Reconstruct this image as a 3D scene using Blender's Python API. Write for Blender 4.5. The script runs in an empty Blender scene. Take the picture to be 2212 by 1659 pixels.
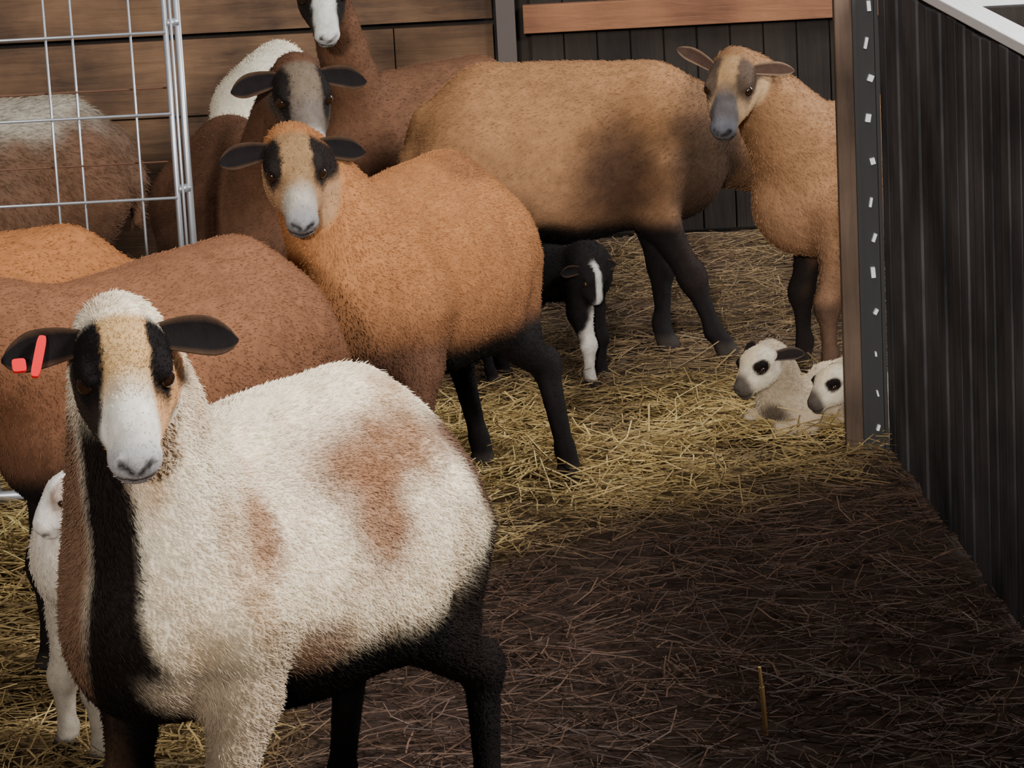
import bpy, numpy as np, math, time
from mathutils import Vector, Matrix
T0=time.time()
rng=np.random.default_rng(7)
scene=bpy.context.scene
def S(r,g,b):
    def f(c):
        c/=255.0
        return c/12.92 if c<=.04045 else ((c+.055)/1.055)**2.4
    return np.array([f(r),f(g),f(b)])
# ------------------------------------------------------------------ materials
def new_mat(name):
    m=bpy.data.materials.new(name); m.use_nodes=True
    nt=m.node_tree; b=nt.nodes['Principled BSDF']
    return m,nt,b
def mat_plain(name,col,rough=.6,metal=0.,spec=.5,emit=None):
    m,nt,b=new_mat(name)
    n=nt.nodes.new('ShaderNodeTexNoise'); n.inputs['Scale'].default_value=40; n.inputs['Detail'].default_value=4
    r=nt.nodes.new('ShaderNodeMapRange'); r.inputs[3].default_value=.75; r.inputs[4].default_value=1.2
    nt.links.new(n.outputs['Fac'],r.inputs[0])
    mx=nt.nodes.new('ShaderNodeMix'); mx.data_type='RGBA'; mx.blend_type='MULTIPLY'; mx.inputs[0].default_value=1
    mx.inputs[6].default_value=(*col,1); nt.links.new(r.outputs[0],mx.inputs[7])
    nt.links.new(mx.outputs[2],b.inputs['Base Color'])
    b.inputs['Roughness'].default_value=rough; b.inputs['Metallic'].default_value=metal
    b.inputs['Specular IOR Level'].default_value=spec
    return m
def mat_attr(name,rough=.85,bump=.3,scale=60,var=(.7,1.3),spec=.2,sheen=0.,stretch=(1,1,1)):
    m,nt,b=new_mat(name)
    a=nt.nodes.new('ShaderNodeAttribute'); a.attribute_name='col'
    tc=nt.nodes.new('ShaderNodeTexCoord'); mp=nt.nodes.new('ShaderNodeMapping'); mp.inputs['Scale'].default_value=stretch
    nt.links.new(tc.outputs['Object'],mp.inputs[0])
    n=nt.nodes.new('ShaderNodeTexNoise'); n.inputs['Scale'].default_value=scale; n.inputs['Detail'].default_value=6; n.inputs['Roughness'].default_value=.65
    nt.links.new(mp.outputs[0],n.inputs[0])
    r=nt.nodes.new('ShaderNodeMapRange'); r.inputs[1].default_value=.3; r.inputs[2].default_value=.7; r.inputs[3].default_value=var[0]; r.inputs[4].default_value=var[1]
    nt.links.new(n.outputs['Fac'],r.inputs[0])
    mx=nt.nodes.new('ShaderNodeMix'); mx.data_type='RGBA'; mx.blend_type='MULTIPLY'; mx.inputs[0].default_value=1
    nt.links.new(a.outputs['Color'],mx.inputs[6]); nt.links.new(r.outputs[0],mx.inputs[7])
    nt.links.new(mx.outputs[2],b.inputs['Base Color'])
    b.inputs['Roughness'].default_value=rough; b.inputs['Specular IOR Level'].default_value=spec
    b.inputs['Sheen Weight'].default_value=sheen
    if bump:
        bp=nt.nodes.new('ShaderNodeBump'); bp.inputs['Strength'].default_value=bump; bp.inputs['Distance'].default_value=.01
        nt.links.new(n.outputs['Fac'],bp.inputs['Height']); nt.links.new(bp.outputs[0],b.inputs['Normal'])
    return m
M_SKIN=mat_attr('short_fur_coat',bump=.3,scale=55,var=(.78,1.2),stretch=(.6,1,.6),spec=.12)
M_HAIR=mat_attr('fur_strands',bump=0,scale=30,var=(.85,1.15),spec=.12)
M_EYE=mat_plain('eye_dark',S(40,24,14),.08,spec=.8)
M_TAG=mat_plain('ear_tag_red',S(235,16,30),.35)
def wood(name,c1,c2,axis='x',scale=3.,rough=.8):
    m,nt,b=new_mat(name)
    tc=nt.nodes.new('ShaderNodeTexCoord'); mp=nt.nodes.new('ShaderNodeMapping')
    mp.inputs['Scale'].default_value={'x':(1.2,14,14),'z':(14,14,1.2),'y':(14,1.2,14)}[axis]
    nt.links.new(tc.outputs['Object'],mp.inputs[0])
    n=nt.nodes.new('ShaderNodeTexNoise'); n.inputs['Scale'].default_value=scale; n.inputs['Detail'].default_value=9; n.inputs['Roughness'].default_value=.7; n.inputs['Distortion'].default_value=.6
    nt.links.new(mp.outputs[0],n.inputs[0])
    n2=nt.nodes.new('ShaderNodeTexNoise'); n2.inputs['Scale'].default_value=3.5; n2.inputs['Detail'].default_value=5
    nt.links.new(tc.outputs['Object'],n2.inputs[0])
    ad=nt.nodes.new('ShaderNodeMath'); ad.operation='MULTIPLY_ADD'; ad.inputs[1].default_value=.7; 
    nt.links.new(n2.outputs['Fac'],ad.inputs[0]); 
    ml=nt.nodes.new('ShaderNodeMath'); ml.operation='MULTIPLY'; ml.inputs[1].default_value=.35
    nt.links.new(n.outputs['Fac'],ml.inputs[0]); nt.links.new(ml.outputs[0],ad.inputs[2])
    cr=nt.nodes.new('ShaderNodeValToRGB'); cr.color_ramp.elements[0].position=.38; cr.color_ramp.elements[1].position=.66
    cr.color_ramp.elements[0].color=(*c1,1); cr.color_ramp.elements[1].color=(*c2,1)
    nt.links.new(ad.outputs[0],cr.inputs[0]); nt.links.new(cr.outputs[0],b.inputs['Base Color'])
    bp=nt.nodes.new('ShaderNodeBump'); bp.inputs['Strength'].default_value=.5; bp.inputs['Distance'].default_value=.01
    nt.links.new(n.outputs['Fac'],bp.inputs['Height']); nt.links.new(bp.outputs[0],b.inputs['Normal'])
    b.inputs['Roughness'].default_value=rough; b.inputs['Specular IOR Level'].default_value=.25
    return m
M_PLANK=wood('plank_brown',S(54,40,32),S(116,88,65),'x')
M_ORANGE=wood('plank_orange',S(90,58,42),S(136,92,64),'x')
M_DARKW=wood('plank_dark',S(20,16,14),S(44,36,30),'z')
M_SLAT=wood('slat_weathered',S(24,24,27),S(84,80,82),'z')
M_POST=wood('post_weathered',S(60,48,40),S(112,92,78),'z')
M_GALV=mat_plain('galvanised_steel',S(176,178,184),.38,.7)
M_RUST=mat_plain('rusty_wire',S(96,64,46),.6,.4)
M_WHITE=mat_plain('glare_white',S(250,250,250),.5)  # plain white standing for blown-out daylight and glints
# ------------------------------------------------------------------ mesh utils
def link(o,parent=None):
    scene.collection.objects.link(o)
    if parent is not None: o.parent=parent
    return o
def mesh_obj(name,V,F,mat,parent=None,smooth=True,col=None,extra_mats=(),matidx=None):
    me=bpy.data.meshes.new(name); me.from_pydata([tuple(v) for v in V],[],[tuple(int(i) for i in f) for f in F]); me.update()
    me.materials.append(mat)
    for m in extra_mats: me.materials.append(m)
    if matidx is not None: me.polygons.foreach_set('material_index',np.asarray(matidx,dtype=np.int32))
    if smooth: me.polygons.foreach_set('use_smooth',np.ones(len(me.polygons),dtype=bool))
    if col is not None:
        a=me.color_attributes.new('col','FLOAT_COLOR','POINT')
        c=np.ones((len(V),4),dtype=np.float32); c[:,:3]=col
        a.data.foreach_set('color',c.ravel())
    return link(bpy.data.objects.new(name,me),parent)
def smin(a,b,k):
    h=np.clip(.5+.5*(b-a)/k,0,1)
    return b*(1-h)+a*h-k*h*(1-h)
class Field:
    def __init__(s,lo,hi,h):
        s.lo=np.array(lo,float); s.h=h
        n=(np.ceil((np.array(hi)-s.lo)/h)).astype(int)+1
        s.n=n; s.F=np.full(n,.6,dtype=np.float32)
        s.ax=[(s.lo[i]+h*np.arange(n[i])).astype(np.float32) for i in range(3)]
    def sub(s,lo,hi):
        i0=np.clip(np.floor((np.array(lo)-s.lo)/s.h).astype(int),0,s.n); i1=np.clip(np.ceil((np.array(hi)-s.lo)/s.h).astype(int)+1,0,s.n)
        sl=tuple(slice(a,b) for a,b in zip(i0,i1))
        X,Y,Z=np.meshgrid(s.ax[0][sl[0]],s.ax[1][sl[1]],s.ax[2][sl[2]],indexing='ij')
        return sl,X,Y,Z
    def cap(s,a,b,ra,rb,k=.03,neg=False):
        a=np.array(a,float);b=np.array(b,float); m=max(ra,rb)+k+.05
        sl,X,Y,Z=s.sub(np.minimum(a,b)-m,np.maximum(a,b)+m)
        if X.size==0: return
        d=b-a; L=max(float(d@d),1e-9)
        t=np.clip(((X-a[0])*d[0]+(Y-a[1])*d[1]+(Z-a[2])*d[2])/L,0,1)
        D=np.sqrt((X-a[0]-t*d[0])**2+(Y-a[1]-t*d[1])**2+(Z-a[2]-t*d[2])**2)-(ra+(rb-ra)*t)
        s.comb(sl,D,k,neg)
    def comb(s,sl,D,k,neg):
        if neg: s.F[sl]=-smin(-s.F[sl],D,k)
        else: s.F[sl]=smin(s.F[sl],D,k)
    def ell(s,c,r,k=.04,R=None,neg=False):
        c=np.array(c,float); r=np.array(r,float); m=r.max()+k+.05
        sl,X,Y,Z=s.sub(c-m,c+m)
        if X.size==0: return
        P=np.stack([X-c[0],Y-c[1],Z-c[2]],-1)
        if R is not None: P=P@R
        k0=np.sqrt(((P/r)**2).sum(-1)); k1=np.sqrt(((P/r**2)**2).sum(-1))+1e-6
        s.comb(sl,k0*(k0-1)/k1,k,neg)
    def mesh(s):
        F=s.F; h=s.h; ins=F<0
        n=F.shape; c=(n[0]-1,n[1]-1,n[2]-1)
        acc=np.zeros(c+(3,),np.float32); cnt=np.zeros(c,np.float32)
        def g(A,o): return A[o[0]:o[0]+c[0],o[1]:o[1]+c[1],o[2]:o[2]+c[2]]
        for axis in range(3):
            oth=[a for a in range(3) if a!=axis]
            for u in (0,1):
                for v in (0,1):
                    o0=[0,0,0]; o0[oth[0]]=u; o0[oth[1]]=v; o1=list(o0); o1[axis]=1
                    A=g(F,o0);B=g(F,o1); cr=(A<0)!=(B<0)
                    t=np.where(cr,A/np.where(cr,A-B,1),0)
                    cnt+=cr
                    for a in range(3):
                        if a==axis: acc[...,a]+=np.where(cr,t,0)
                        else: acc[...,a]+=np.where(cr,o0[a],0)
        mask=cnt>0; idx=-np.ones(c,int); ii=np.argwhere(mask); idx[mask]=np.arange(len(ii))
        V=s.lo+h*(ii+acc[mask]/cnt[mask][:,None])
        Q=[]
        for axis in range(3):
            o=[a for a in range(3) if a!=axis]
            sl0=[slice(1,-1)]*3; sl1=[slice(1,-1)]*3
            sl0[axis]=slice(0,-1); sl1[axis]=slice(1,None)
            A=ins[tuple(sl0)];B=ins[tuple(sl1)]
            e=np.argwhere(A!=B); dirn=A[A!=B]
            base=e.copy(); base[:,o[0]]+=1; base[:,o[1]]+=1
            def cell(du,dv):
                q=base.copy(); q[:,o[0]]-=du; q[:,o[1]]-=dv
                return idx[q[:,0],q[:,1],q[:,2]]
            q=np.stack([cell(1,1),cell(0,1),cell(0,0),cell(1,0)],1)
            flip=dirn if axis!=1 else ~dirn
            q=np.where(flip[:,None],q,q[:,::-1])
            Q.append(q)
        Q=np.concatenate(Q); Q=Q[(Q>=0).all(1)]
        return V,Q
def relax(V,Q,it=2,lam=.5):
    V=V.copy()
    for _ in range(it):
        acc=np.zeros_like(V); cnt=np.zeros(len(V))
        for a,b in ((0,1),(1,2),(2,3),(3,0)):
            np.add.at(acc,Q[:,a],V[Q[:,b]]); np.add.at(acc,Q[:,b],V[Q[:,a]])
            np.add.at(cnt,Q[:,a],1); np.add.at(cnt,Q[:,b],1)
        V+=lam*(acc/np.maximum(cnt,1)[:,None]-V)
    return V
def vnoise(P,f,seed=0):
    r=np.random.default_rng(seed); out=0
    for i in range(6):
        d=r.normal(size=3); d/=np.linalg.norm(d)
        out=out+np.sin((P@d)*f*(1+.45*i)+r.uniform(0,6.28))/(1+.3*i)
    return out/3.2
def sstep(a,b,x):
    t=np.clip((x-a)/(b-a),0,1); return t*t*(3-2*t)
def lay(col,w,c): 
    w=np.clip(w,0,1)[:,None]; return col*(1-w)+np.array(c)*w
def blob(P,c,r,soft=.25,nz=.16,f=26,seed=1):
    d=np.sqrt((((P-np.array(c))/np.array(r))**2).sum(1))+nz*vnoise(P,f,seed)+nz*.5*vnoise(P,f*3.1,seed+5)
    return 1-sstep(1-soft,1+soft,d)
# ------------------------------------------------------------------ sheep
def leg_front(F,sx,sy,zsh,L,off=(0,0),k=.03,thick=1.):
    y=sy; ox,oy=off
    pts=[((sx-.02,y*.95,zsh),.080),((sx-.02+ox*.1,y+oy*.1,.355*L),.047*thick),((sx+.015+ox*.45,y+oy*.45,.205*L),.028*thick),((sx+.015+ox*.85,y+oy*.85,.075*L),.019*thick)]
    for (a,ra),(b,rb) in zip(pts,pts[1:]): F.cap(a,b,ra,rb,k)
    F.ell((sx+.02+ox*.45,y+oy*.45,.2*L),(.029*thick,.027*thick,.040),.02)
    hx=sx+.028+ox; hy=y+oy
    F.ell((sx+.01+ox*.87,y+oy*.87,.07*L),(.025*thick,.024*thick,.028),.012)
    F.cap((hx-.012,hy,.045),(hx,hy,.015),.024*thick,.029*thick,.012)
    F.cap((hx+.04,hy,.0),(hx+.02,hy,.06),.004,.003,.006,neg=True)
def leg_hind(F,sx,sy,zh,L,off=(0,0),k=.03,thick=1.):
    y=sy; ox,oy=off
    hip=(sx,y*.75,zh); st=(sx+.10,y*1.10,.39*L); hock=(sx-.085+ox*.55,y+oy*.5,.245*L); fet=(sx-.055+ox*.95,y+oy*.9,.075*L)
    F.cap(hip,st,.112,.070,k); F.cap((sx-.05,y*.8,zh-.06),(sx-.035+ox*.3,y+oy*.2,.34*L),.096,.046,k)
    F.cap(st,hock,.056*thick,.028*thick,k); F.cap(hock,fet,.027*thick,.019*thick,.02)
    F.ell((hock[0]-.012,hock[1],hock[2]+.008),(.028*thick,.022*thick,.038),.02)
    F.ell((fet[0],fet[1],fet[2]-.005),(.025*thick,.023*thick,.028),.012)
    hx=sx-.035+ox; hy=y+oy
    F.cap((hx-.012,hy,.045),(hx,hy,.015),.023*thick,.028*thick,.012)
    F.cap((hx+.04,hy,.0),(hx+.02,hy,.06),.004,.003,.006,neg=True)
def head_frame(f,roll=0.):
    f=np.array(f,float); f/=np.linalg.norm(f)
    up=np.array([0,0,1.]); l=np.cross(up,f); l/=np.linalg.norm(l); u=np.cross(f,l)
    R=np.stack([f,l,u],1)
    if roll:
        c,s=math.cos(roll),math.sin(roll); R=R@np.array([[1,0,0],[0,c,-s],[0,s,c]])
    return R
HX=np.array([.87,1.15,1.04])
def build_head(F,R,t,hs=1.,lamb=False):
    W=lambda p:t+R@(np.array(p,float)*HX*hs)
    E=lambda c,r,k=.02,neg=False:F.ell(W(c),np.array(r)*HX*hs,k*hs,R,neg)
    C=lambda a,b,ra,rb,k=.02,neg=False:F.cap(W(a),W(b),ra*hs*1.07,rb*hs*1.10,k*hs,neg)
    nl=.82 if lamb else 1.
    E((.03,0,-.018),(.080,.060,.058),.02)
    E((.045,0,.012),(.06,.043,.034),.02)
    C((.06,0,-.015),(.20*nl,0,-.040),.046,.030,.03)
    C((.07,0,.008),(.17*nl,0,-.014),.027,.024,.02)
    C((.02,0,-.056),(.185*nl,0,-.062),.040,.020,.03)
    for s in (1,-1):
        E((.055,s*.030,-.054),(.07,.030,.042),.02)
        E((.10,s*.028,-.045),(.07,.020,.030),.025)
        E((.078,s*.045,.014),(.030,.014,.012),.012)
        E((.088,s*.064,-.006),(.020,.011,.013),.008,neg=True)
    E((.212*nl,0,-.046),(.032,.033,.029),.016)
    E((.208*nl,0,-.072),(.026,.026,.018),.012)
    for s in (1,-1):
        E((.232*nl,s*.020,-.030),(.010,.008,.011),.006)
        C((.246*nl,s*.006,-.042),(.235*nl,s*.022,-.024),.0040,.0042,.003,neg=True)
        C((.244*nl,s*.004,-.062),(.180*nl,s*.036,-.058),.003,.0035,.003,neg=True)
    C((.252*nl,0,-.040),(.248*nl,0,-.060),.003,.003,.003,neg=True)
def ear_mesh(R,t,hs,side,dirv,L=.118,w=.030,open_n=(.5,0,.86)):
    e=np.array(dirv,float); e[1]*=side; e/=np.linalg.norm(e)
    n=np.array(open_n,float); n=n-e*(n@e); n/=np.linalg.norm(n)
    wd=np.cross(e,n); 
    if wd[0]<0: wd=-wd
    base=np.array([-.002,side*.052,-.008])
    V=[];Fc=[];N=14;K=14;col=[]
    for i in range(K):
        u=i/(K-1); ww=w*(.42+.58*math.sin(math.pi*min(1,.10+u*.62)))*(1 if u<.60 else (max(0.001,1-((u-.60)/.405)**2))**.62)
        th=.0055*(1-.5*u)
        c=base+e*(L*u)+wd*(.018*u*u)
        for j in range(N):
            a=2*math.pi*j/N; x=math.cos(a); y=math.sin(a)
            V.append(t+R@((c+wd*ww*x+n*(th*y+(x*x-.5)*ww*.6*(1-.6*u)))*hs)); col.append((u,y,abs(x)))
    for i in range(K-1):
        for j in range(N):
            a=i*N+j;b=i*N+(j+1)%N; Fc.append((a,b,b+N,a+N))
    Fc.append(tuple(range(N))[::-1]); Fc.append(tuple(range((K-1)*N,K*N)))
    return V,Fc,np.array(col)
def uv_sphere(c,r,R,nu=16,nv=10):
    V=[];Fc=[]
    for i in range(nv+1):
        th=math.pi*i/nv
        for j in range(nu):
            ph=2*math.pi*j/nu
            V.append(np.array(c)+R@(np.array([math.sin(th)*math.cos(ph),math.sin(th)*math.sin(ph),math.cos(th)])*r))
    for i in range(nv):
        for j in range(nu):
            Fc.append((i*nu+j,i*nu+(j+1)%nu,(i+1)*nu+(j+1)%nu,(i+1)*nu+j)[::-1])
    return V,Fc
BLK=S(22,18,18)
def make_sheep(name,loc,heading,head_w,head_dir,scale=1.,body_col=None,head_cols=None,girth=1.,belly=1.,legoff=((0,0),)*4,
               res=.011,hair=20000,hair_len=.008,hair_r=.0006,hs=.85,lamb=False,lying=False,ear_dir=(-.15,1,.02),ear_dirs=None,tag=False,roll=0.,neck_r=1.,ear_col=None,ear_edge=None,legs_long=1.,comb=(-1,0,-.55),ear_L=.118,ear_w=.030,neck_b=.130,eye_r=.0155,eye_in=0.):
    hd=np.array([heading[0],heading[1],0.]);hd/=np.linalg.norm(hd); ang=math.atan2(hd[1],hd[0])
    Rz=np.array([[math.cos(ang),-math.sin(ang),0],[math.sin(ang),math.cos(ang),0],[0,0,1]])
    toL=lambda p:(Rz.T@(np.array(p,float)-np.array([loc[0],loc[1],loc[2] if len(loc)>2 else 0.])))/scale
    t=toL(head_w); R=Rz.T@head_frame(head_dir,roll)
    lo=np.minimum([-.53,-.32,-.03],t-.32*hs-.02); hi=np.maximum([.48,.32,.80],t+.32*hs+.02)
    F=Field(lo,hi,res); g=girth
    if not lying:
        if not lamb:
            F.ell((-.03,0,.505),(.34,.185*g,.195*belly),.045)
            F.ell((-.05,0,.44),(.26,.200*g,.155*belly),.05)
            F.ell((.19,0,.50),(.16,.140*g,.185),.05)
            F.ell((.27,0,.46),(.10,.095*g,.12),.05)
            F.ell((-.22,0,.545),(.145,.145*g,.150),.05)
            for s in (1,-1):
                F.ell((.17,s*.085*g,.50),(.085,.06,.15),.03)
                F.ell((-.23,s*.075*g,.50),(.105,.065,.14),.03)
            F.cap((.19,0,.650),(-.20,0,.662),.055,.06,.06)
            zs=.46; zh=.52; ly=.105
            F.cap((-.345,0,.60),(-.385,0,.50),.032,.026,.03); F.cap((-.385,0,.50),(-.38,0,.38),.026,.015,.02)
            nb=np.array([.22,0,.56]); nbr=neck_b
            thick=1.
        else:
            F.ell((-.02,0,.52),(.30,.135*g,.135),.05); F.ell((.19,0,.52),(.12,.11*g,.14),.05); F.ell((-.22,0,.54),(.13,.115*g,.13),.05)
            zs=.50; zh=.53; ly=.085; thick=1.2
            F.cap((-.34,0,.58),(-.40,0,.47),.03,.025,.02); F.cap((-.40,0,.47),(-.41,0,.30),.026,.02,.02)
            nb=np.array([.20,0,.57]); nbr=.10
        for i,s in enumerate((1,-1)):
            leg_front(F,.20,s*ly,zs,legs_long,legoff[i],thick=thick)
            leg_hind(F,-.225,s*ly,zh,legs_long,legoff[2+i],thick=thick)
    else:
        F.ell((-.02,0,.115),(.28,.15,.115),.04); F.ell((.18,0,.13),(.12,.12,.115),.04); F.ell((-.17,.02,.145),(.17,.17,.14),.03)
        for s in (1,-1):
            F.ell((-.12,s*.12,.13),(.13,.07,.12),.02); F.cap((-.02,s*.19,.07),(-.24,s*.21,.045),.04,.03,.02); F.cap((-.24,s*.21,.045),(-.08,s*.22,.03),.028,.025,.02)
            F.cap((.20,s*.09,.12),(.12,s*.14,.06),.07,.045,.03); F.cap((.12,s*.14,.055),(.28,s*.13,.045),.04,.033,.02); F.cap((.28,s*.13,.045),(.14,s*.16,.032),.03,.026,.02)
        F.cap((-.34,0,.15),(-.42,.05,.06),.03,.02,.03)
        nb=np.array([.20,0,.17]); nbr=.095
    pe=t+R@(np.array([-.028,0,-.030])*hs)
    rn=.062*hs*neck_r
    ctrl=.5*nb+.5*pe+np.array([-.015,0,.02])
    pr=[]
    for u in np.linspace(0,1,7):
        q=(1-u)**2*nb+2*u*(1-u)*ctrl+u*u*pe; pr.append((q,nbr*(1-u)**1.1+rn*(1-(1-u)**1.1)))
    for (a,ra),(b,rb) in zip(pr,pr[1:]): F.cap(a,b,ra,rb,.035)
    build_head(F,R,t,hs,lamb)
    zi=F.ax[2]
    F.F=np.maximum(F.F,(-(zi)[None,None,:]).astype(np.float32))
    F.F[0]=F.F[-1]=.1; F.F[:,0]=F.F[:,-1]=.1; F.F[:,:,0]=F.F[:,:,-1]=.1
    V,Q=F.mesh(); V=relax(V,Q,1,.4)
    def hmask(P):
        q=((P-t)@R)/hs/HX
        rad=np.sqrt(q[:,1]**2+(q[:,2]+.025)**2)
        return q,sstep(-.035,.0,q[:,0])*(1-sstep(.086,.096,rad))*(q[:,0]<.3)*sstep(-.125,-.08,q[:,2]-.3*np.minimum(q[:,0]-.03,0)*-1)
    q,isH=hmask(V)
    col=body_col(V)
    col=col*(1-isH[:,None])+head_cols(q)*isH[:,None]
    if not lying:
        hoof=(1-sstep(.035,.05,V[:,2]/1.))*(1-isH)
        col=lay(col,hoof,S(48,42,38))
    root=bpy.data.objects.new(name,None); root.empty_display_size=.2; scene.collection.objects.link(root)
    root.location=(loc[0],loc[1],loc[2] if len(loc)>2 else 0.); root.rotation_euler=(0,0,ang); root.scale=(scale,)*3
    mesh_obj('body',V,Q,M_SKIN,root,col=col)
    ec=BLK if ear_col is None else ear_col; ee=S(90,66,48) if ear_edge is None else ear_edge
    ear_tip={}
    for s,nm in ((1,'ear_left'),(-1,'ear_right')):
        dv=ear_dirs[0 if s==1 else 1] if ear_dirs else ear_dir
        EV,EF,uc=ear_mesh(R,t,hs,s,dv,L=ear_L,w=ear_w)
        c=np.tile(ec,(len(EV),1)); c=lay(c,(uc[:,2]>.86)*1.*.5,ee); c=lay(c,(uc[:,1]<-.3)*.35,ee)
        mesh_obj(nm,EV,EF,M_SKIN,root,col=c); ear_tip[s]=np.mean(np.array(EV[8*14:9*14]),0)
    for s,nm in ((1,'eye_left'),(-1,'eye_right')):
        c=t+R@(np.array([.087,s*(.0475-eye_in),-.006])*hs*HX)
        EV,EF=uv_sphere(c,eye_r*hs,R); mesh_obj(nm,EV,EF,M_EYE,root)
    if tag:
        c=ear_tip[-1]+R@np.array([.01,0,.016])
        def boxm(nm,c,hx,hz,hy,rot):
            cs,sn=math.cos(rot),math.sin(rot); ring=[]; n=20
            for k in range(n):
                a=2*math.pi*k/n; ex=abs(math.cos(a))**.45*math.copysign(1,math.cos(a))*hx; ez=abs(math.sin(a))**.45*math.copysign(1,math.sin(a))*hz
                ring.append((ex*cs-ez*sn,ex*sn+ez*cs))
            Vv=[];Ff=[]
            for d in (-hy,hy):
                for (x,z) in ring: Vv.append(c+R@np.array([-z,x,d]))
            for k in range(n): Ff.append((k,(k+1)%n,n+(k+1)%n,n+k))
            Ff.append(tuple(range(n))[::-1]); Ff.append(tuple(range(n,2*n)))
            mesh_obj(nm,Vv,Ff,M_TAG,root,smooth=False)
        boxm('ear_tag_bar',c+R@np.array([.012,.006,.0]),.0062,.034,.002,-.25)
        boxm('ear_tag_button',c+R@np.array([.024,-.020,.0]),.0090,.0105,.002,0)
    if hair:
        tri=np.concatenate([Q[:,[0,1,2]],Q[:,[0,2,3]]])
        A,B,C=V[tri[:,0]],V[tri[:,1]],V[tri[:,2]]; N=np.cross(B-A,C-A); ar=np.linalg.norm(N,axis=1)
        cen=(A+B+C)/3; qh,hm0=hmask(cen)
        w=ar*np.where(cen[:,2]<(.06 if not lying else .0),.0,1.)*np.where((qh[:,0]>.15)&(hm0>.3),.15,1.)
        pick=rng.choice(len(tri),hair,p=w/w.sum())
        u=rng.random((hair,2)); f=u.sum(1)>1; u[f]=1-u[f]
        a,b,c=V[tri[pick,0]],V[tri[pick,1]],V[tri[pick,2]]
        P=a+(b-a)*u[:,:1]+(c-a)*u[:,1:]
        nn=N[pick]/np.maximum(ar[pick],1e-12)[:,None]
        hc=col[tri[pick,0]]
        qp,hmv=hmask(P); hm=hmv>.2
        cd=np.tile(np.array(comb,float),(hair,1)); cd+= .5*np.stack([vnoise(P,9,i+3) for i in range(3)],1)*.7
        cd[hm]=-(R[:,0]*.7)+R[:,2]*0.1
        cd=cd-nn*(cd*nn).sum(1)[:,None]; cd/=np.maximum(np.linalg.norm(cd,axis=1),1e-6)[:,None]
        cd+=rng.normal(size=cd.shape)*.20
        ln=hair_len/scale*rng.uniform(.55,1.25,hair)
        low=np.clip((P[:,2]-.05)/.3,.3,1) if not lying else 1.
        ln=ln*low; ln[hm]=.0042*rng.uniform(.5,1.2,hm.sum())
        ln=ln[:,None]
        p0=P-nn*.001; p1=P+nn*ln*.20+cd*ln*.5; p2=P+nn*ln*.26+cd*ln*1.0
        pts=np.stack([p0,p1,p2],1).reshape(-1,3).astype(np.float32)
        hcv=bpy.data.hair_curves.new('fur'); hcv.add_curves([3]*hair)
        hcv.attributes['position'].data.foreach_set('vector',pts.ravel())
        ra=hcv.attributes.get('radius') or hcv.attributes.new('radius','FLOAT','POINT')
        rr=np.tile(np.array([hair_r,hair_r*.8,hair_r*.15],np.float32)/scale,hair); ra.data.foreach_set('value',rr)
        ca=hcv.attributes.new('col','FLOAT_COLOR','POINT')
        jit=rng.uniform(.76,1.26,(hair,1)); cc=np.clip(hc*jit,0,1)
        c4=np.ones((hair,3,4),np.float32); c4[:,:,:3]=cc[:,None,:]; c4[:,0,:3]*=.8; c4[:,2,:3]*=1.08
        ca.data.foreach_set('color',c4.ravel())
        hcv.materials.append(M_HAIR)
        link(bpy.data.objects.new('fur',hcv),root)
    return root
# ---- colour schemes
def segd(x,y,z,a,b):
    a=np.array(a);b=np.array(b);P=np.stack([x,y,z],1);d=b-a
    t=np.clip(((P-a)@d)/(d@d),0,1); return np.linalg.norm(P-a-t[:,None]*d,axis=1)
def head_badger(fore,nose,cheek,tip=S(196,192,188),stripe=BLK,bw=.024,nw=.034,jaw=None,stripe_amt=1.,stripe_end=.125,noses=.075,right_shade=None):
    def f(q):
        x,y,z=q[:,0],np.abs(q[:,1]),q[:,2]; n=vnoise(q,70,5)*.004
        col=np.tile(np.array(cheek),(len(q),1))
        if right_shade is not None: col=lay(col,sstep(.02,.035,-q[:,1])*(1-sstep(.17,.2,x)),right_shade)  # shade on this side of the face, painted into the coat
        b=bw+(nw-bw)*sstep(.10,.17,x)
        st=sstep(b-.004,b+.004,y+n)*sstep(-.040,-.022,z+n)*(1-sstep(stripe_end-.02,stripe_end+.02,x+n))*stripe_amt
        col=lay(col,st,stripe)
        ctr=(1-sstep(b-.004,b+.004,y+n))*sstep(-.03,-.015,z+.12*x)
        mixn=sstep(noses,noses+.07,x+n*2)[:,None]
        cc=np.array(fore)*(1-mixn)+np.array(nose)*mixn
        col=col*(1-ctr[:,None])+cc*ctr[:,None]
        if jaw is not None: col=lay(col,1-sstep(-.095,-.078,z+n),jaw)
        nz=sstep(.185,.225,x+n); col=lay(col,nz*.85,tip)
        dn=segd(x,y,z,(.248,.004,-.044),(.237,.021,-.026)); col=lay(col,1-sstep(.003,.0085,dn),S(32,27,27))
        dm=segd(x,y,z,(.250,0,-.042),(.248,0,-.062)); col=lay(col,1-sstep(.002,.006,dm),S(38,31,31))
        col=lay(col,.95*np.exp(-((z+.062)/.005)**2)*(x>.17),S(38,32,31))
        return col
    return f
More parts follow.
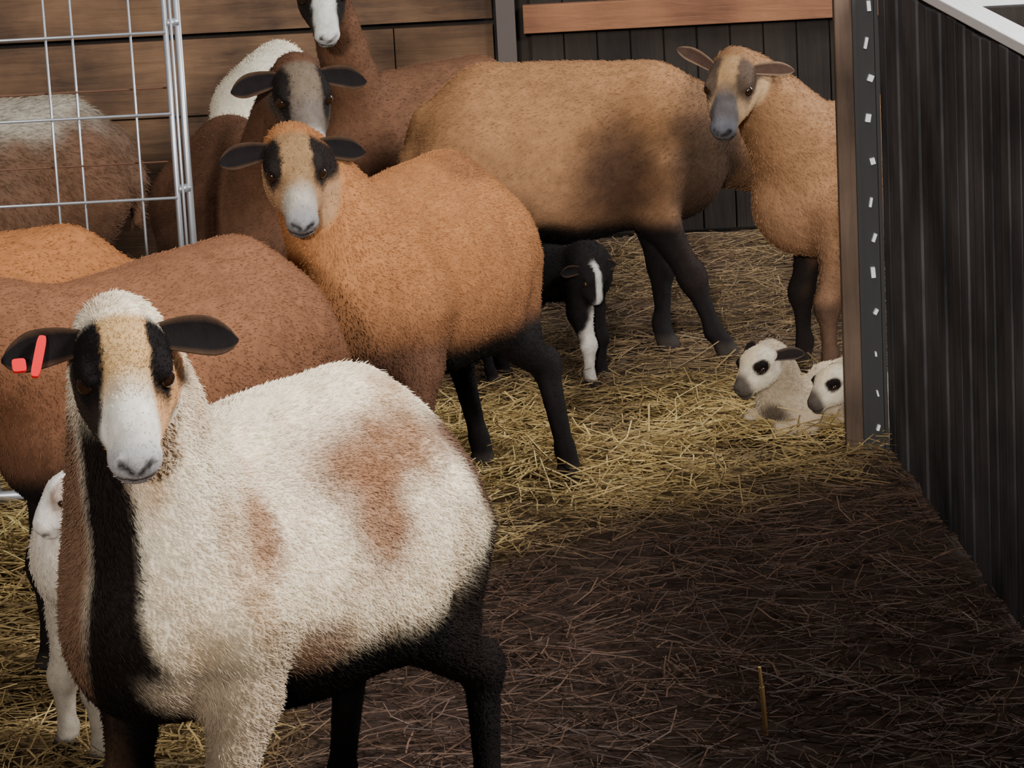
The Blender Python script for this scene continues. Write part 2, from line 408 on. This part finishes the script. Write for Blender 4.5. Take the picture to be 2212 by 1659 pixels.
def body_blackbelly(top,side=None,belly_z=.34,leg=BLK,chest=None,patches=(),legf=None,legside=0,groin=1.,chest_y=0.,mottle=None):
    side=top if side is None else side
    def f(P):
        x,y,z=P[:,0],np.abs(P[:,1]),P[:,2]; n=vnoise(P,14,2)
        w=sstep(.35,.62,z+.03*n)
        col=np.array(side)*(1-w[:,None])+np.array(top)*w[:,None]
        col=col*(1+.13*vnoise(P,9,8)+.07*vnoise(P,31,9))[:,None]
        if mottle is not None: col=lay(col,.6*sstep(.0,.8,vnoise(P*np.array([1,1,.6]),24,31))+.3*sstep(0,.8,vnoise(P,60,33)),mottle)
        bl=(1-sstep(belly_z-.02,belly_z+.04,z+.012*n))
        col=lay(col,bl,leg)
        col=lay(col,blob(P,(-.33,0,.33),(.10,.09,.14))*groin,leg)
        if chest is not None:
            lowm=1-sstep(.74,.82,z)
            col=lay(col,sstep(.22,.27,x+.02*n)*sstep(.0,.03,-P[:,1]+chest_y-.02)*lowm,S(122,92,72))
            col=lay(col,sstep(.22,.27,x+.02*n)*(1-sstep(.024,.042,np.abs(P[:,1]-chest_y)+.010*n-.10*np.clip(.5-z,0,.2)))*lowm,chest)
        for (c,r,cc,soft,amt) in patches:
            col=lay(col,blob(P,c,r,soft)*amt,cc)
        if legf is not None:
            yy=y if legside==0 else P[:,1]*legside
            lf=sstep(.11,.15,x)*sstep(.045,.075,yy)*(1-sstep(.38,.43,z))
            col=lay(col,lf,legf)
        return np.clip(col,0.004,.95)
    return f
TAN=S(172,120,78); CREAM=S(236,222,198); CREAM2=S(208,190,162)
def toward(p,pitch,dyaw=0):
    v=np.array([-p[0],-p[1]],float); v/=np.linalg.norm(v); c,s=math.cos(dyaw),math.sin(dyaw); v=np.array([c*v[0]-s*v[1],s*v[0]+c*v[1]])
    return (v[0]*math.cos(pitch),v[1]*math.cos(pitch),-math.sin(pitch))
# 1 front white ewe
h1=(-.502,4.10,.884)
wp=body_blackbelly(CREAM,CREAM2,.385,BLK,chest=S(30,22,19),chest_y=.040,legf=S(206,186,160),legside=1,mottle=S(182,150,116),patches=[
   ((-.10,.12,.63),(.16,.12,.055),S(138,96,66),.55,.88),((-.06,.17,.555),(.070,.1,.085),S(138,94,64),.55,.88),((.155,.15,.58),(.03,.1,.055),S(156,112,80),.6,.8),
   ((-.30,.11,.57),(.06,.09,.08),S(88,58,44),.4,.95),((.08,.16,.405),(.05,.1,.035),S(112,74,52),.5,.7),
   ((.26,0,.36),(.09,.08,.08),S(28,21,18),.25,1.),((-.31,.08,.36),(.10,.14,.12),S(30,22,19),.3,1.),((-.37,.09,.41),(.085,.14,.17),S(26,20,18),.22,1.)])
make_sheep('white_patched_sheep',(-.362,4.43),(-.60,-.80),h1,toward(h1,math.radians(40),math.radians(4)),1.0,wp,
  head_badger(S(192,156,108),S(232,226,214),S(202,154,110),tip=S(166,164,168),bw=.028,nw=.036,jaw=S(52,38,32),right_shade=S(48,38,33),noses=.09),girth=.92,belly=1.06,
  res=.0058,hair=120000,hair_len=.010,hair_r=.0006,tag=True,hs=.90,legoff=((.03,-.01),(0.0,.03),(-.05,0.02),(0.02,0)),ear_dir=(-.04,1,-.02),neck_r=1.0,neck_b=.118)
# 2 middle tan ewe
h2=(-.403,6.25,.812)
make_sheep('tan_sheep',(-.205,6.52),(-.42,-.91),h2,toward(h2,math.radians(39),math.radians(6)),1.,
  body_blackbelly(S(158,106,66),S(120,82,56),.37,BLK,legf=S(100,70,54),patches=[((-.18,.06,.70),(.09,.06,.04),S(110,72,48),.4,.6),((-.28,.0,.40),(.14,.1,.08),S(34,24,20),.4,.8)]),
  head_badger(S(140,110,78),S(172,164,152),S(158,122,90),tip=S(128,126,130),bw=.030,nw=.034,stripe=S(32,26,24),noses=.12),hs=.85,
  res=.0085,hair=60000,hair_len=.007,legoff=((0,0),(0,0),(-.02,0.11),(-.08,0.09)),ear_dir=(-.04,1,-.04),neck_b=.115)
# 3 brown ewe front-left
make_sheep('brown_sheep',(-.62,5.62),(-.62,-.78),(-1.14,5.12,.78),(-.8,-.5,-.5),1.0,
  body_blackbelly(S(122,82,58),S(84,57,42),.38,BLK),head_badger(S(150,118,84),S(170,160,150),S(150,110,80)),girth=1.12,  # darker side tone paints the shading low on the body
  res=.011,hair=45000,hair_len=.007)
# 4 orange-brown ewe at far left
make_sheep('brown_sheep',(-1.04,6.18),(-.95,-.3),(-1.55,6.0,.80),(-.9,-.3,-.4),.945,
  body_blackbelly(S(154,100,60),S(122,80,52),.33,BLK),head_badger(S(150,118,84),S(170,160,150),S(150,110,80)),
  res=.012,hair=25000)
# 5 ewe behind (second head)
h5=(-.412,6.78,.888)
make_sheep('brown_sheep',(-.565,7.26),(.30,-.95),h5,toward(h5,math.radians(40),math.radians(10)),1.0,
  body_blackbelly(S(88,60,44),S(54,38,30),.33,BLK),head_badger(S(106,92,78),S(104,94,86),S(80,66,56),stripe=S(28,24,22),bw=.032,nw=.036,stripe_end=.15),hs=.86,
  res=.010,hair=25000,ear_dir=(-.04,1,-.1),neck_b=.11)
# 6 large tan ewe at the back, facing right
make_sheep('tan_sheep',(.175,7.98),(1,.03),(.84,8.30,.36),(.5,.1,-.8),1.035,
  body_blackbelly(S(146,106,72),S(132,97,70),.335,BLK,patches=[((.10,-.2,.47),(.10,.16,.13),S(50,34,27),.6,.85),((.33,-.05,.44),(.12,.2,.24),S(50,38,31),.5,.88),((-.14,-.1,.29),(.14,.15,.08),BLK,.3,1.)]),  # wide dark patch at the front paints shade into the coat
  head_badger(S(90,70,54),S(90,70,54),S(60,44,36)),
  res=.011,hair=36000,legoff=((-.01,-.10),(0.12,-.02),(0,0),(.06,0)),girth=.98)
# 7 tan ewe at right
h7=(.545,7.44,.775)
make_sheep('tan_sheep',(.93,7.68),(-.97,-.22),h7,toward(h7,math.radians(40),math.radians(-14)),.92,
  body_blackbelly(S(146,108,76),S(124,91,66),.20,S(40,30,26),legf=S(32,26,24),legside=-1,patches=[((.2,.1,.2),(.06,.05,.2),S(94,70,54),.3,.6)]),
  head_badger(S(174,138,98),S(92,86,86),S(180,148,112),tip=S(96,96,104),stripe=S(70,58,52),bw=.02,nw=.036,stripe_amt=.9),hs=.90,
  res=.010,hair=30000,ear_dirs=((-.2,1,.05),(-.5,1,.5)),ear_col=S(70,52,44),ear_edge=S(160,132,106),girth=.9,roll=math.radians(-4),ear_L=.12,ear_w=.021)
# 8 sheep behind with white blaze
h8=(-.435,8.30,.960)
make_sheep('brown_sheep',(-.20,8.72),(-.80,-.60),h8,toward(h8,math.radians(45),math.radians(6)),.93,
  body_blackbelly(S(96,66,48),S(80,55,42),.33,BLK),head_badger(S(204,198,180),S(196,196,188),S(50,40,34),stripe=S(28,24,22),bw=.026,nw=.030,stripe_end=.2),
  res=.012,hair=18000,hs=.95,neck_b=.08,neck_r=.85)
# 9 white sheep at the back
make_sheep('white_sheep',(-.65,9.20),(-.12,-1),(-.72,8.80,.42),(-.2,-.7,-.8),.94,
  body_blackbelly(S(220,210,188),S(204,190,168),.30,S(150,130,110),groin=0),head_badger(CREAM,CREAM,CREAM,stripe_amt=.2),
  res=.012,hair=18000,hair_len=.011,girth=.85)
# 10 sheep behind the wire gate
make_sheep('grey_backed_sheep',(-1.30,8.14),(-1,-.08),(-1.9,8.1,.75),(-.9,-.2,-.5),.97,
  body_blackbelly(S(152,144,130),S(84,60,47),.33,BLK,patches=[((-.3,0,.5),(.2,.3,.18),S(92,65,49),.3,.9),((0,.2,.5),(.6,.2,.155),S(96,69,52),.3,.95)]),
  head_badger(CREAM,CREAM,TAN),res=.012,hair=22000,hair_len=.02)
# 11 nursing black and white lamb
make_sheep('black_and_white_lamb',(.100,7.70),(.93,-.36),(.200,7.60,.295),(.30,-.45,-.85),.52,
  body_blackbelly(BLK,BLK,.2,BLK,patches=[((.23,-.085,.12),(.07,.06,.26),S(196,188,178),.2,1.)]),
  head_badger(S(180,176,170),S(180,176,170),BLK,bw=.013,nw=.016),hs=.92,lamb=True,res=.014,hair=8000,hair_len=.007,hair_r=.0005)
# 12 lamb at the left behind the front ewe
make_sheep('white_lamb',(-.615,5.12),(-.80,-.60),(-.698,4.99,.478),(-.80,-.34,-.50),.64,
  body_blackbelly(S(196,184,170),S(180,168,152),.05,S(172,160,146),groin=0,patches=[((-.1,.1,.5),(.15,.1,.1),S(120,80,56),.3,.7)]),
  head_badger(S(220,214,204),S(220,214,204),S(216,206,196),stripe=S(120,76,54),stripe_amt=.6,tip=S(206,180,170)),hs=.86,lamb=True,res=.011,hair=10000,hair_len=.008,hair_r=.0005,ear_col=S(190,170,150),eye_r=.012,eye_in=-.002)
# 13 two resting lambs at the right
def lambhead(q):
    c=head_badger(S(222,202,168),S(200,186,166),S(222,208,184),stripe_amt=0,tip=S(60,52,50))(q)
    x,y,z=q[:,0],np.abs(q[:,1]),q[:,2]; n=vnoise(q,60,4)
    c=lay(c,1-sstep(.8,1.1,np.sqrt(((x-.080)/.040)**2+((z-.004)/.030)**2+((y-.050)/.030)**2)+.15*n),S(26,21,20))
    c=lay(c,sstep(.135,.17,x+.25*z)*.9,S(62,53,49))
    return c
make_sheep('resting_lamb',(.690,7.12),(-.88,-.42),(.553,6.965,.200),(-.66,-.58,-.48),.50,
  body_blackbelly(S(218,202,178),S(190,172,148),-1,BLK,groin=0,patches=[((.26,.05,.1),(.05,.09,.05),S(60,48,40),.4,.8)]),
  lambhead,hs=1.16,lamb=True,lying=True,res=.010,hair=16000,hair_len=.008,hair_r=.0005,ear_col=S(40,34,32),ear_edge=S(120,100,90),ear_dir=(-.7,.75,-.1),ear_L=.12,eye_r=.0115,eye_in=-.002)
make_sheep('resting_lamb',(.880,7.02),(-.99,-.1),(.715,6.965,.148),(-.74,-.52,-.42),.50,
  body_blackbelly(S(222,206,184),S(196,180,156),-1,BLK,groin=0),
  lambhead,hs=1.08,lamb=True,lying=True,res=.010,hair=12000,hair_len=.008,hair_r=.0005,ear_col=S(190,176,160),ear_edge=S(150,130,110),ear_dir=(-.8,.65,-.1),ear_L=.10,eye_r=.0115,eye_in=-.002)

# ------------------------------------------------------------------ boxes
class Bag:
    def __init__(s): s.V=[];s.F=[];s.m=[]
    def box(s,c,h,rot=None,mi=0):
        c=np.array(c,float);h=np.array(h,float);b=len(s.V)
        pts=[]
        for sx in(-1,1):
            for sy in(-1,1):
                for sz in(-1,1): pts.append(np.array([sx,sy,sz])*h)
        for p in pts: s.V.append(c+(rot@p if rot is not None else p))
        for f in((0,1,3,2),(4,6,7,5),(0,4,5,1),(2,3,7,6),(0,2,6,4),(1,5,7,3)): s.F.append(tuple(b+i for i in f)); s.m.append(mi)
    def rod(s,a,b,r,n=8,mi=0):
        a=np.array(a,float);b=np.array(b,float);d=b-a;d/=np.linalg.norm(d)
        u=np.cross(d,[0,0,1] if abs(d[2])<.9 else [1,0,0]);u/=np.linalg.norm(u);v=np.cross(d,u);k=len(s.V)
        for p in(a,b):
            for i in range(n):
                t=2*math.pi*i/n; s.V.append(p+r*(u*math.cos(t)+v*math.sin(t)))
        for i in range(n): s.F.append((k+i,k+(i+1)%n,k+n+(i+1)%n,k+n+i)); s.m.append(mi)
        s.F.append(tuple(k+i for i in range(n))[::-1]); s.m.append(mi); s.F.append(tuple(k+n+i for i in range(n))); s.m.append(mi)
    def obj(s,name,mats,parent=None,smooth=False,bevel=0):
        o=mesh_obj(name,s.V,s.F,mats[0],parent,smooth=smooth,extra_mats=mats[1:],matidx=s.m)
        if bevel:
            m=o.modifiers.new('b','BEVEL'); m.width=bevel; m.segments=2
        return o
# back wall
WY=9.72
b=Bag()
zz=[.0,.21,.43,.665,.90,1.11,1.32,1.55,1.77,1.97,2.17,2.37]
for i,(a,c) in enumerate(zip(zz,zz[1:])):
    x=-4.; gap=.012 if i==3 else .0
    while x<.0:
        L=min([1.9,2.3,1.6,2.1][(i*7+int(x*3))%4],.0-x)
        b.box((x+L/2,WY+.02+.006*((i*5)%3),(a+gap+c)/2),(L/2-.0015,.018,(c-a-gap)/2-.0025),mi=0)
        x+=L
b.box((-2,WY+.07,1.2),(2.02,.02,1.2),mi=1)
x=.11
while x<1.34:
    b.box((x+.05,WY+.04,1.2),(.048,.012,1.2),mi=1); x+=.1
b.box((.66,WY+.07,1.2),(.66,.015,1.2),mi=1)
b.box((.73,WY+.0,.672),(.64,.02,.042),mi=2)
b.box((.73,WY+.0,.86),(.64,.02,.07),mi=2)
b.obj('wall_back',[M_PLANK,M_DARKW,M_ORANGE],bevel=.002)
M_SD=mat_plain('steel_dark',S(66,56,52),.55,.3)
b=Bag(); b.box((.038,WY-.04,1.2),(.012,.035,1.2)); b.box((.038,WY-.045,1.2),(.028,.008,1.2)); b.box((.038,WY-.08,1.2),(.028,.006,1.2)); b.obj('steel_post',[M_SD])
b=Bag()
for i in range(12): b.box((-4.02,4.,.1+.2*i),(.02,5.8,.097))
b.obj('wall_left',[M_PLANK])
ang=math.atan2(.55,1); Rw=np.array([[math.cos(ang),-math.sin(ang),0],[math.sin(ang),math.cos(ang),0],[0,0,1]])
b=Bag(); 
for i in range(8): b.box((0,-1.55,.12+.24*i),(6.,.03,.118),Rw)
b.obj('added_shade_wall',[M_PLANK])  # unseen wall added behind the camera, angled to shade the foreground
b=Bag()
for i in range(14): b.box((3.2,12.2+.008*(i%2),.1+.2*i),(2.2,.02,.095))
b.obj('daylight_backdrop',[M_WHITE])  # white boards added outside to stand for the glaring daylight
b=Bag(); b.box((1.62,10.6,.50),(.5,.03,.04)); b.box((1.62,10.6,.72),(.5,.03,.02)); b.box((1.5,10.6,.5),(.03,.04,.5)); b.box((1.95,10.6,.5),(.04,.04,.5)); b.obj('yard_fence',[M_DARKW],bevel=.003)
# ------------------------------------------------------------------ right slatted partition
PH=1.035
A=np.array([.822,6.84]); B=np.array([.945,4.0]); d=B-A; L=np.linalg.norm(d); d/=L
yaw=math.atan2(d[1],d[0]); Rp=np.array([[math.cos(yaw),-math.sin(yaw),0],[math.sin(yaw),math.cos(yaw),0],[0,0,1]])
root=bpy.data.objects.new('slatted_wood_partition',None); scene.collection.objects.link(root)
b=Bag(); s=.05
while s<L:
    p=A+d*s; w=.036+.004*math.sin(s*37); b.box((p[0],p[1],PH/2+.004*math.sin(s*91)),(w,.010+.005*math.sin(s*53)**2,PH/2-.01),Rp); s+=.080
b.obj('slats',[M_SLAT],root,bevel=.003)
b=Bag()
for zc in(.2,.55,.93):
    p=A+d*L/2; b.box((p[0]+.035,p[1],zc),(L/2,.018,.045),Rp)
b.obj('rails',[M_SLAT],root,bevel=.003)
b=Bag(); p=A+d*L/2; b.box((p[0]+.012,p[1],PH+.006),(L/2+.01,.026,.010),Rp); b.obj('top_cap',[M_WHITE],root,bevel=.002)  # cap coloured white for the daylight glare on the rail
b=Bag(); b.box((.740,6.87,.62),(.019,.018,.62)); b.obj('end_post',[M_POST],root,bevel=.003)
b=Bag(); b.box((.785,6.86,.62),(.026,.006,.62)); b.box((.762,6.852,.62),(.004,.012,.62)); b.box((.808,6.852,.62),(.004,.012,.62))
r5=np.random.default_rng(5)
for i in range(14): 
    zc=.05+.084*i+.008*math.sin(i*5); tl=r5.uniform(-.5,.5); ct,st=math.cos(tl),math.sin(tl)
    Rt=np.array([[ct,0,st],[0,1,0],[-st,0,ct]]); big=.45+.55*i/13
    b.box((.790+.004*math.sin(i*3),6.848,zc),((.0035+.004*r5.random())*big,.006,(.008+.011*r5.random())*big),Rt,mi=1)  # small white boxes paint the highlights on the dark strip
b.obj('post_strip_glints',[mat_plain('steel_dark2',S(34,31,32),.6,.0),M_WHITE],root)
# ------------------------------------------------------------------ wire gate at left
GY=6.72
root=bpy.data.objects.new('wire_gate',None); scene.collection.objects.link(root)
b=Bag(); gx=-.678
b.rod((gx,GY,.03),(gx,GY,1.2),.0065,12); b.rod((gx+.024,GY+.012,.0),(gx+.024,GY+.012,1.3),.0075,12); b.rod((gx+.012,GY-.006,.05),(gx+.012,GY-.006,1.2),.003,10)
b.rod((-2.6,GY,1.2),(gx,GY,1.2),.012,12); b.rod((-2.6,GY,.03),(gx,GY,.03),.012,12); b.rod((-2.6,GY,.0),(-2.6,GY,1.3),.014,12)
for zc in (.30,.672,1.02): b.rod((gx,GY,zc),(gx+.024,GY+.012,zc),.010)
b.obj('frame',[M_GALV],root,smooth=True)
b=Bag()
x=-.752
while x>-2.6:
    b.rod((x,GY,.03),(x,GY,1.2),.0030,6,mi=0); x-=.176
x=-.874
while x>-2.6:
    b.rod((x,GY+.012,.02),(x,GY+.012,1.2),.0030,6,mi=0 if x>-.9 else 1); x-=.5
for zc in (.14,.317,.492,.655,.832,1.002): b.rod((-2.6,GY-.006,zc),(gx,GY-.006,zc),.0032,6,mi=0)
b.rod((-2.6,GY+.01,.73),(gx,GY+.01,.73),.0022,6,mi=1); b.rod((-2.6,GY+.01,.885),(gx,GY+.01,.885),.0022,6,mi=1)
b.obj('wire_mesh',[M_GALV,M_RUST],root,smooth=True)
# ------------------------------------------------------------------ floor
nx,ny=160,240
xs=np.linspace(-4,6,nx); ys=np.linspace(-3,14,ny)
X,Y=np.meshgrid(xs,ys,indexing='ij'); P=np.stack([X.ravel(),Y.ravel(),0*X.ravel()],1)
Z=-.012+.006*vnoise(P,4,11)+.004*vnoise(P,15,12); V=P.copy(); V[:,2]=Z
I=np.arange(nx*ny).reshape(nx,ny); Q=np.stack([I[:-1,:-1],I[1:,:-1],I[1:,1:],I[:-1,1:]],-1).reshape(-1,4)
def sunlit_gold(P):  # gold for sunlit straw, brown for foreground shadow: light painted into the colour
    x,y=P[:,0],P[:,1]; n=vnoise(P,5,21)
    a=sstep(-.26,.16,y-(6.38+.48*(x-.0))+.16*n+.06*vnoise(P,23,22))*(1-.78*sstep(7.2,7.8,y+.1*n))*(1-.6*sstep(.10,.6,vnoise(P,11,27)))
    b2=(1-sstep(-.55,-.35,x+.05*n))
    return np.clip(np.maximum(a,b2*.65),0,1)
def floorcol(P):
    g=sunlit_gold(P)[:,None]; return S(62,47,39)*(1-g)+S(102,82,50)*g
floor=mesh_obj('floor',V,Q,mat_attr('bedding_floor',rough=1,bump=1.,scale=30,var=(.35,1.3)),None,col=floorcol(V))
def straw(name,N,xr,yr,wid,zmax,seed):
    r=np.random.default_rng(seed)
    P=np.stack([r.uniform(*xr,N),r.uniform(*yr,N),np.zeros(N)],1)
    g0=sunlit_gold(P)
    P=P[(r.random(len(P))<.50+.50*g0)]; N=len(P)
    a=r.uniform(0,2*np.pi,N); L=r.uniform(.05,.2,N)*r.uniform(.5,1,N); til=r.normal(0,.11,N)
    g=sunlit_gold(P)[:,None]
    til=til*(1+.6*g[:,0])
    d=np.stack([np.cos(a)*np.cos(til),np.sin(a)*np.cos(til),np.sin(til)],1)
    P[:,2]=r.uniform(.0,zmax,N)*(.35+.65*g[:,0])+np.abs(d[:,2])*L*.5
    sidev=np.stack([-np.sin(a),np.cos(a),0*a],1); up=np.cross(d,sidev)
    bend=r.normal(0,.12,N)[:,None]*L[:,None]
    w=(r.uniform(.5,1.2,N)*wid)[:,None]*(.75+.25*g)
    V=np.zeros((N,3,3,3))
    for i,t in enumerate((-.5,0,.5)):
        c=P+d*(L*t)[:,None]+sidev*bend*(1 if i==1 else 0)
        for j in range(3):
            an=2*math.pi*j/3; V[:,i,j]=c+sidev*w*math.cos(an)+up*w*.6*math.sin(an)
    idx=np.arange(N*9).reshape(N,3,3); F=[]
    for i in range(2):
        for j in range(3):
            F.append(np.stack([idx[:,i,j],idx[:,i,(j+1)%3],idx[:,i+1,(j+1)%3],idx[:,i+1,j]],1))
    F=np.concatenate(F)
    br=r.random((N,1))
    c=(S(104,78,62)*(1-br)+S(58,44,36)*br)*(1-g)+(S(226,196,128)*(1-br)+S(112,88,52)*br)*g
    hl=(r.random((N,1))<.04); c=np.where(hl,c*1.7,c)
    c=np.repeat(c,9,axis=0)
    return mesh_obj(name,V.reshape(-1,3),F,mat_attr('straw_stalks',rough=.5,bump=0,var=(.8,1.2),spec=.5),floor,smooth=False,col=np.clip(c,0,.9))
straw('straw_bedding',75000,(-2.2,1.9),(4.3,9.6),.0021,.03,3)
b=Bag(); b.rod((.38,4.98,0),(.375,4.97,.085),.0045,6); b.rod((.375,4.97,.085),(.372,4.965,.12),.003,6)
b.obj('straw_stalk',[mat_plain('stalk',S(200,160,104),.6)])
# ------------------------------------------------------------------ lights & world
w=bpy.data.worlds.new('World'); scene.world=w; w.use_nodes=True
bg=w.node_tree.nodes['Background']; bg.inputs[0].default_value=(.82,.9,1.,1); bg.inputs[1].default_value=.10
def lamp(name,typ,loc,dirv,energy,color,**kw):
    l=bpy.data.lights.new(name,typ); l.energy=energy; l.color=color
    for k,v in kw.items(): setattr(l,k,v)
    o=link(bpy.data.objects.new(name,l)); o.location=loc
    o.rotation_euler=Vector(dirv).to_track_quat('-Z','Y').to_euler(); return o
lamp('sun_daylight','SUN',(0,-5,4),(.10,1,-.245),2.4,(1,.96,.90),angle=math.radians(4))
lamp('overhead_fill','AREA',(.1,5.4,4.2),(-.05,.05,-1),58,(1,.98,.95),shape='RECTANGLE',size=1.6,size_y=2.6)  # added overhead fill that brightens the backs
lamp('side_fill','AREA',(2.3,3.4,3.0),(-2.6,2.0,-2.4),250,(1,.98,.95),shape='RECTANGLE',size=.8,size_y=.8)  # added lamp from the right, brightens faces and shoulders
lamp('yard_fill','AREA',(3.4,8.6,2.4),(-.9,.9,-1.2),240,(.95,.98,1),shape='RECTANGLE',size=1.5,size_y=1.5)  # added lamp that brightens the partition cap and the white boards
# ------------------------------------------------------------------ camera
cam=bpy.data.cameras.new('camera'); co=link(bpy.data.objects.new('camera',cam)); scene.camera=co
cam.sensor_width=36; cam.lens=7000/2212*36; cam.clip_start=.05
pitch=math.atan(.2206); roll=math.radians(3)
Rc=Matrix.Rotation(math.pi/2-pitch,4,'X')@Matrix.Rotation(-roll,4,'Z')
co.matrix_world=Matrix.Translation((0,0,1.7))@Rc
